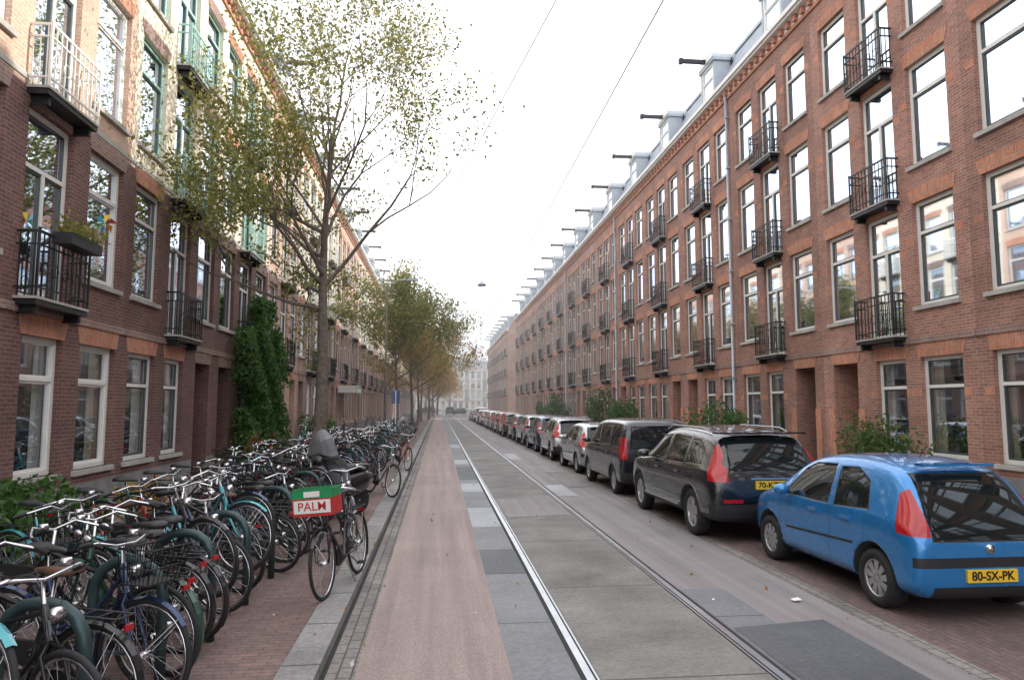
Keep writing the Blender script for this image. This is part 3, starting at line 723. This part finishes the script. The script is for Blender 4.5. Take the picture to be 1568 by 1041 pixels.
# ---------------------------------------------------------------- bicycles
for n,c in (('black',(.015,.015,.018)),('teal',(.05,.33,.38)),('navy',(.02,.04,.12)),('green',(.015,.07,.045)),('grey',(.25,.26,.28)),('red',(.3,.03,.03)),('white',(.5,.5,.5))):
    simple('bike_'+n,c,.3,.2,.1,coat=.5)
simple('saddle_brown',(.10,.05,.03),.5); simple('hoop_teal',(.035,.065,.068),.4,.2,.25,8)
simple('crate_red',(.5,.03,.03),.5); simple('crate_green',(.02,.25,.09),.5); simple('cover_grey',(.20,.21,.22),.6,var=.2)
def bike_mesh(col,step,rnd,guard=True,crate=False,basket=False,brown=False):
    b=MB(); fc='bike_'+col; R=.335; ns=30
    gm=fc if col in('black','navy','green') else rnd.choice([fc,'bike_black'])
    for (cx,_,cz) in [(-.55,0,.345),(.57,0,.345)]:
        c=[2*math.pi*k/ns for k in range(ns)]
        b.tube([(cx+R*math.cos(a),0,cz+R*math.sin(a)) for a in c],.0185,'tire',6,closed=True)
        b.tube([(cx+(R-.026)*math.cos(a),0,cz+(R-.026)*math.sin(a)) for a in c],.011,'chrome',5,closed=True)
        for k in range(20):
            a=2*math.pi*k/20+rnd.random()*.01; y=.03*(1 if k%2 else -1)
            b.tube([(cx+.02*math.cos(a+.8),y,cz+.02*math.sin(a+.8)),(cx+(R-.03)*math.cos(a),0,cz+(R-.03)*math.sin(a))],.0016,'chrome',3,cap=False)
        b.lathe([(-.05,.012),(-.04,.03),(.04,.03),(.05,.012)],'chrome',Matrix.Translation((cx,0,cz))@Matrix.Rotation(rad(90),4,'Z'),10)
        if guard:
            a0,a1=(rad(20),rad(215)) if cx<0 else (rad(35),rad(195))
            k=14; prev=None
            for i in range(k+1):
                a=a0+(a1-a0)*i/k; rr=R+.03
                cur=[(cx+(rr-.012)*math.cos(a),-.026,cz+(rr-.012)*math.sin(a)),(cx+rr*math.cos(a),0,cz+rr*math.sin(a)),(cx+(rr-.012)*math.cos(a),.026,cz+(rr-.012)*math.sin(a))]
                if prev:
                    for j in range(2): b.face([prev[j],prev[j+1],cur[j+1],cur[j]],gm,True)
                prev=cur
            for a in (a0+.15,(a0+a1)/2):
                for y in (-.05,.05): b.tube([(cx,y,cz),(cx+R*math.cos(a)*1.07,y*.6,cz+R*math.sin(a)*1.07)],.0025,'chrome',3)
    BB=(-.06,0,.29); SC=(-.21,0,.74); HT=(.36,0,.90); HB=(.405,0,.72)
    r=.016
    b.tube([BB,SC,(-.235,0,.82)],r,fc); b.tube([(-.235,0,.8),(-.26,0,.93)],.012,'chrome')
    if step: b.tube([HB,(.2,0,.45),(-.02,0,.32)],r,fc); b.tube([(.375,0,.83),(.17,0,.58),(-.12,0,.45)],r*.9,fc)
    else: b.tube([HB,BB],r*1.1,fc); b.tube([(.375,0,.86),(-.205,0,.78 if rnd.random()<.5 else .70)],r,fc)
    b.tube([HB,HT],.02,fc); b.tube([HT,(.345,0,1.02)],.012,'chrome')
    for y in (-.055,.055):
        b.tube([BB,(-.2,y,.31),(-.55,y,.345)],.009,fc); b.tube([SC,(-.3,y,.66),(-.55,y,.345)],.008,fc)
        b.tube([HB,(.43,y,.66),(.52,y,.42),(.57,y,.345)],.011,fc)
    hb=[(.14,-.30,.98),(.26,-.27,1.02),(.36,-.18,1.06),(.36,0,1.02),(.36,.18,1.06),(.26,.27,1.02),(.14,.30,.98)]
    if rnd.random()<.3: hb=[(.30,-.30,1.04),(.34,-.2,1.05),(.37,-.08,1.02),(.37,.08,1.02),(.34,.2,1.05),(.30,.30,1.04)]
    b.tube(hb,.011,'chrome',6)
    for s in (0,-1):
        p=Vector(hb[s]);q=Vector(hb[1 if s==0 else -2]); b.tube([p,p.lerp(q,.75)],.017,'black_plastic',6)
    b.lathe([(-.02,.001),(-.02,.03),(.02,.035),(.025,.001)],'chrome',Matrix.Translation((.28,.16,1.07))@Matrix.Rotation(rad(90),4,'Y'),8)
    b.lathe([(-.04,.012),(.0,.035),(.045,.04),(.05,.001)],'chrome',Matrix.Translation((.44,0,.86)),10)
    sm='saddle_brown' if brown else 'black_plastic'
    prof=[(-.405,.015,.955,.01),(-.39,.075,.965,.03),(-.33,.095,.97,.035),(-.26,.07,.963,.03),(-.19,.032,.96,.026),(-.11,.02,.955,.02),(-.095,.005,.945,.006)]
    base=len(b.v); nn=8; mi=b.mi(sm)
    for (x,hy,z,hz) in prof:
        for j in range(nn):
            a=2*math.pi*j/nn; b.v.append((x,hy*math.cos(a),z+hz*math.sin(a)*(1 if math.sin(a)>0 else .8)))
    for i in range(len(prof)-1):
        for j in range(nn): b.f.append((base+i*nn+j,base+i*nn+(j+1)%nn,base+(i+1)*nn+(j+1)%nn,base+(i+1)*nn+j)); b.m.append(mi); b.sm.append(True)
    for y in (-.06,.06): b.tube([(-.27,y,.76),(-.34,y,.745),(-.76,y,.745)],.006,'black_plastic',5); b.tube([(-.68,y,.745),(-.55,y*1.1,.345)],.005,'black_plastic',4)
    for x in (-.36,-.5,-.62,-.76): b.tube([(x,-.06,.745),(x,.06,.745)],.006,'black_plastic',5)
    b.box(-.79,-.775,-.03,.03,.67,.705,'light_red')
    p0=[(-.06+.10*math.cos(a),.29+.10*math.sin(a)) for a in [rad(-90+k*30) for k in range(7)]]+[(-.55+.05*math.cos(a),.345+.05*math.sin(a)) for a in [rad(90+k*45) for k in range(5)]]
    b.face([(x,-.05,z) for x,z in p0],'black_plastic'); b.face([(x,-.085,z) for x,z in p0],'black_plastic')
    for i in range(len(p0)):
        p,q=p0[i],p0[(i+1)%len(p0)]; b.face([(p[0],-.05,p[1]),(q[0],-.05,q[1]),(q[0],-.085,q[1]),(p[0],-.085,p[1])],'black_plastic')
    a=rnd.uniform(0,6.28)
    for s in (-1,1):
        px,pz=-.06+.17*math.cos(a)*s,.29+.17*math.sin(a)*s
        b.tube([(-.06,s*.08,.29),(px,s*.1,pz)],.009,'chrome',5); b.box(px-.045,px+.045,min(s*.11,s*.19),max(s*.11,s*.19),pz-.012,pz+.012,'black_plastic')
    b.tube([(-.05,.02,.27),(-.02,.13,.02)],.009,'chrome',5)
    b.tube([(.26,.27,1.02),(.44,.1,1.08),(.43,.03,.85),(.40,.03,.7)],.003,'black_plastic',3); b.tube([(.26,-.27,1.02),(.46,-.1,1.1),(.43,-.03,.8),(.3,0,.6)],.003,'black_plastic',3)
    b.tube([(-.24+.07*math.cos(t),.07*math.sin(t),.70+.03*math.sin(2*t)) for t in [k*.7 for k in range(9)]],.012,'black_plastic',5,closed=True)
    if basket:
        for z,s in ((.80,.8),(.90,.9),(1.02,1)):
            b.tube([(.47,-.17*s,z),(.47+.26*s,-.17*s,z),(.47+.26*s,.17*s,z),(.47,.17*s,z)],.006,'black_plastic',4,closed=True)
        for i in range(8):
            for y in (-.17,.17): b.tube([(.47+.26*i/7,y,1.02),(.47+.2*i/7,y*.8,.8)],.003,'black_plastic',3)
            yv=-.17+.34*i/7; b.tube([(.73,yv,1.02),(.68,yv*.8,.8)],.003,'black_plastic',3); b.tube([(.47,yv,1.02),(.47,yv*.8,.8)],.003,'black_plastic',3)
        b.box(.47,.68,-.13,.13,.795,.803,'black_plastic')
    if crate:
        x0,x1,y0,y1,z0,z1=.46,.76,-.20,.20,.84,1.10
        b.box(x0,x1,y0,y1,z0,z0+.02,'crate_red')
        for (a0,a1,c0,c1) in ((x0,x0+.015,y0,y1),(x1-.015,x1,y0,y1),(x0+.015,x1-.015,y0,y0+.015),(x0+.015,x1-.015,y1-.015,y1)):
            b.box(a0,a1,c0,c1,z0+.02,z0+.17,'crate_red'); b.box(a0,a1,c0,c1,z0+.17,z1,'crate_green')
        b.box(x1,x1+.004,y0+.015,y1-.015,z0+.03,z0+.155,'white_paint'); b.box(x0+.08,x1-.02,y0-.004,y0,z0+.03,z0+.155,'white_paint')
        b.box(x1,x1+.004,y0+.12,y1-.12,z1-.075,z1-.02,'white_paint')
        b.tube([(.42,-.08,.9),(.6,-.08,.83),(.57,-.07,.36)],.008,'black_plastic'); b.tube([(.42,.08,.9),(.6,.08,.83),(.57,.07,.36)],.008,'black_plastic')
    return b.mesh('bicycle')
BM=[]
rn=random.Random(21)
for i,(c,s,g,bk,br_) in enumerate([('black',1,1,0,0),('black',0,1,0,1),('teal',1,1,0,0),('navy',1,1,1,0),('green',0,1,0,0),('grey',0,0,0,0),('black',1,1,1,0),('black',1,0,0,0),('red',0,0,0,0),('black',0,0,0,0),('black',1,1,0,1)]):
    BM.append(bike_mesh(c,s,rn,bool(g),basket=bool(bk),brown=bool(br_)))
def put_bike(me,x,y,rz,pitch=0,lean=0,z=.082):
    o=bpy.data.objects.new('bicycle',me); COL.objects.link(o)
    o.matrix_world=Matrix.Translation((x,y,z))@Matrix.Rotation(rz,4,'Z')@Matrix.Translation((-.55,0,0))@Matrix.Rotation(-pitch,4,'Y')@Matrix.Translation((.55,0,0))@Matrix.Rotation(lean,4,'X')
    return o
y=3.3;i=0
order=[0,2,9,1,3,9,4,6,0,10,7,2,1,3,5,9,0,6,4,10,7,1,8]
while y<52:
    fwd=(rn.random()<.55)
    ang=rad(rn.uniform(-34,-12)) if fwd else rad(180+rn.uniform(-34,-12))
    pitch=rad(13) if (i%2 and fwd) else 0
    x=-2.42+rn.uniform(-.15,.15)
    put_bike(BM[order[i%len(order)]],x,y,ang,pitch,rad(rn.uniform(-8,8)))
    y+=rn.uniform(.33,.48) if y<14 else rn.uniform(.36,.7); i+=1
y=5.2
while y<30:
    put_bike(rn.choice(BM),-3.75+rn.uniform(-.2,.2),y,rad(rn.uniform(-30,10)+rn.choice([0,180])),0,rad(rn.uniform(-9,9)))
    y+=rn.uniform(.6,1.3)
for y in (31,38,44,50,58,63,70): put_bike(rn.choice(BM),-5.9,y,rad(90),0,rad(8))
cb=bike_mesh('black',0,random.Random(4),True,crate=True)
o=put_bike(cb,-1.0,7.85,rad(-101),0,rad(5))
text(o,'PALM',.12,(.766,0,.932),(rad(90),0,rad(90)),'crate_red',off=.004)
text(o,'PALM',.08,(.64,-.206,.932),(rad(90),0,0),'crate_red',off=.004)
put_bike(BM[0],-1.25,10.3,rad(-75),0,rad(6)); put_bike(BM[5],-1.25,15.5,rad(-60),0,rad(-5)); put_bike(BM[8],-1.1,21.5,rad(-70),0,rad(-5))
for k in range(22):
    b=MB(); w=.26;h=.86;rr=.22
    pts=[(-w,0,0),(-w,0,h-rr)]+[(-w+rr-rr*math.cos(a),0,h-rr+rr*math.sin(a)) for a in [rad(t) for t in (20,45,70,90)]]+[(w-rr+rr*math.sin(a),0,h-rr+rr*math.cos(a)) for a in [rad(t) for t in (0,20,45,70,90)]]+[(w,0,0)]
    b.tube(pts,.036,'hoop_teal',10); b.tube([(-w,0,.25),(w,0,.25)],.015,'hoop_teal',6)
    oo=b.obj('bicycle_stand',None,(-2.1,4.1+1.05*k,.08)); oo.rotation_euler[2]=rad(-14)
b=MB()
for x in (-.6,.62): b.lathe([(-.05,.14),(-.05,.22),(0,.245),(.05,.22),(.05,.14),(.02,.02)],'tire',Matrix.Translation((x,0,.245))@Matrix.Rotation(rad(90),4,'Z'),20)
def blob(b,pr,mat):
    n=12;base=len(b.v)
    for (x,zc,hy,hz) in pr:
        for j in range(n):
            a=2*math.pi*j/n; b.v.append((x,hy*math.copysign(abs(math.cos(a))**.7,math.cos(a)),zc+hz*math.copysign(abs(math.sin(a))**.7,math.sin(a))))
    for i in range(len(pr)-1):
        for j in range(n): b.f.append((base+i*n+j,base+i*n+(j+1)%n,base+(i+1)*n+(j+1)%n,base+(i+1)*n+j)); b.m.append(b.mi(mat)); b.sm.append(True)
blob(b,[(-.88,.62,.01,.01),(-.85,.62,.12,.10),(-.6,.58,.19,.20),(-.2,.5,.18,.24),(-.02,.4,.14,.16),(0,.35,.02,.02)],'bike_black')
blob(b,[(-.78,.83,.01,.01),(-.75,.83,.13,.05),(-.4,.84,.16,.06),(-.1,.80,.12,.05),(-.02,.78,.01,.01)],'black_plastic')
b.box(-.05,.36,-.17,.17,.26,.32,'bike_black')
blob(b,[(.30,.55,.01,.02),(.34,.6,.2,.34),(.42,.62,.22,.38),(.52,.6,.14,.3),(.56,.55,.01,.02)],'bike_black')
blob(b,[(.36,1.0,.01,.01),(.38,1.0,.13,.1),(.48,1.0,.12,.09),(.52,1.0,.01,.01)],'bike_black')
b.tube([(.3,-.33,1.04),(.42,-.1,1.03),(.42,.1,1.03),(.3,.33,1.04)],.016,'black_plastic')
b.tube([(.5,0,.6),(.62,0,.25)],.03,'chrome')
ps=[(.50,1.5,.12),(.49,1.35,.26),(.44,1.1,.35),(.22,.9,.38),(.12,.55,.36),(.2,.35,.3)]
for i in range(len(ps)-1):
    a,c=ps[i],ps[i+1]
    for j in range(6):
        t0,t1=-1+j/3,-1+(j+1)/3
        f=lambda p,t:(p[0]-.12*t*t,p[2]*t,p[1]+.03*math.sin(5*t+p[1]*7))
        b.face([f(a,t0),f(a,t1),f(c,t1),f(c,t0)],'cover_grey',True)
mo=b.obj('moped',None,(-1.75,12.4,.08)); mo.rotation_euler[2]=rad(-125)
# ---------------------------------------------------------------- wires, lamps, signs
b=MB()
def sag(p,q,s,r,n=10,mat='wire_metal'):
    p=Vector(p);q=Vector(q); pts=[p.lerp(q,i/n)-Vector((0,0,s*4*(i/n)*(1-i/n))) for i in range(n+1)]
    b.tube(pts,r,mat,4)
for k in range(-1,7): sag((2.0,k*30,5.75),(2.0,(k+1)*30,5.75),.12,.007)
b.obj('tram_wire')
b=MB(); sag((2.6,-3,6.4),(-.3,17,6.2),.1,.006); sag((-.3,17,6.2),(-6.4,40,6.6),.1,.006); b.obj('overhead_cable')
for ky in (29.8,60,90):
    b=MB(); sag((-6.4,ky,8.0),(1.8,ky,7.35),.05,.004); sag((1.8,ky,7.35),(11,ky,8.2),.05,.004)
    T=Matrix.Translation((1.8,ky,7.2))@Matrix.Rotation(rad(-90),4,'Y')
    b.lathe([(-.08,.001),(-.06,.16),(.0,.2),(.05,.12),(.14,.05),(.16,.001)],'zinc',T,16)
    b.obj('hanging_street_lamp')
b=MB(); b.tube([(0,0,0),(0,0,1.2),(0,0,8.6)],[.09,.07,.05],'bark',10); b.tube([(0,0,8.5),(.6,0,8.8),(1.3,0,8.85)],.03,'zinc',6); b.box(1.1,1.7,-.12,.12,8.78,8.88,'zinc'); b.box(-.03,.03,-.25,.25,2.3,2.9,'bike_navy'); b.obj('street_lamp',None,(-2.9,38.5,.08))
b=MB(); b.tube([(0,0,0),(0,0,2.6)],.035,'zinc',8); b.box(-.2,.2,-.02,.02,2.0,2.6,'bike_navy'); b.obj('traffic_sign',None,(-2.0,33,.08))
b=MB(); b.box(-.05,1.1,-1.6,1.6,0,.06,'white_paint'); b.box(1.05,1.1,-1.6,1.6,-.45,0,'bike_teal'); b.box(-.05,1.1,-1.63,-1.6,-.4,.03,'white_paint'); b.box(1.1,1.105,-1.2,1.2,-.36,-.1,'white_paint'); b.obj('shop_awning',None,(-6.35,47,3.2))
b=MB(); b.box(-.3,.3,-.3,.3,0,1.1,'plinth'); b.box(-.34,.34,-.34,.34,1.1,1.2,'iron'); b.obj('utility_cabinet',None,(10.3,10.2,.12))
b=MB(); b.tube([(0,0,-.5),(0,0,0)],.008,'chrome',5)
for i,c in enumerate(['bike_red','plate_yellow','bike_teal','crate_green','paint_blue','flower_orange']):
    a=i*math.pi/3; b.face([(.0,0,0),(.2*math.cos(a),.03,.2*math.sin(a)),(.14*math.cos(a+.7),0,.14*math.sin(a+.7))],c)
b.obj('pinwheel',None,(-5.9,12.75,5.2))
# light autumn haze standing in the far part of the street
hm=bpy.data.materials.new('haze'); hm.use_nodes=True; hn=hm.node_tree; hn.nodes.clear()
ho=N(hn,'ShaderNodeOutputMaterial'); hv=N(hn,'ShaderNodeVolumeScatter'); hv.inputs['Density'].default_value=.005; hv.inputs['Anisotropy'].default_value=.4; hv.inputs['Color'].default_value=(1,.98,.95,1)
hn.links.new(hv.outputs[0],ho.inputs['Volume']); M['haze']=hm
b=MB(); b.box(-120,120,28,330,-.5,45,'haze'); b.obj('haze')
# ---------------------------------------------------------------- world, sun, camera
w=bpy.data.worlds.new('World'); scene.world=w; w.use_nodes=True; nt=w.node_tree; bg=nt.nodes['Background']
sd=Vector((1,.12,.53)).normalized(); el=math.asin(sd.z); az=math.atan2(sd.x,sd.y)
sky=N(nt,'ShaderNodeTexSky',sky_type='NISHITA'); sky.sun_disc=False; sky.sun_elevation=el; sky.sun_rotation=az; sky.dust_density=2.0; sky.air_density=1.0
tc=N(nt,'ShaderNodeTexCoord'); mp=N(nt,'ShaderNodeMapping'); mp.inputs['Scale'].default_value=(1,1,2.4); nt.links.new(tc.outputs['Generated'],mp.inputs[0])
cl=ramp(nt,noise(nt,mp.outputs[0],1.7,5,.55),.28,.60,(.35,)*3,(1,)*3)
c=mixc(nt,cl,sky.outputs[0],(16.2,16.3,16.8))
nt.links.new(c,bg.inputs[0]); bg.inputs[1].default_value=.15
L=bpy.data.lights.new('sun','SUN'); L.energy=5; L.angle=rad(.5); L.color=(1,.93,.81)
so=bpy.data.objects.new('sun',L); COL.objects.link(so); so.rotation_euler=sd.to_track_quat('Z','Y').to_euler(); so.location=(30,10,40)
cd=bpy.data.cameras.new('camera'); cam=bpy.data.objects.new('camera',cd); COL.objects.link(cam)
cam.location=(0,0,2.0); cam.rotation_euler=(rad(90+5.35),0,rad(-5.97)); cd.lens=24.5; cd.sensor_width=36; cd.clip_end=1500; cd.clip_start=.05
scene.camera=cam
scene.view_settings.view_transform='Standard'; scene.view_settings.look='None'; scene.view_settings.exposure=0
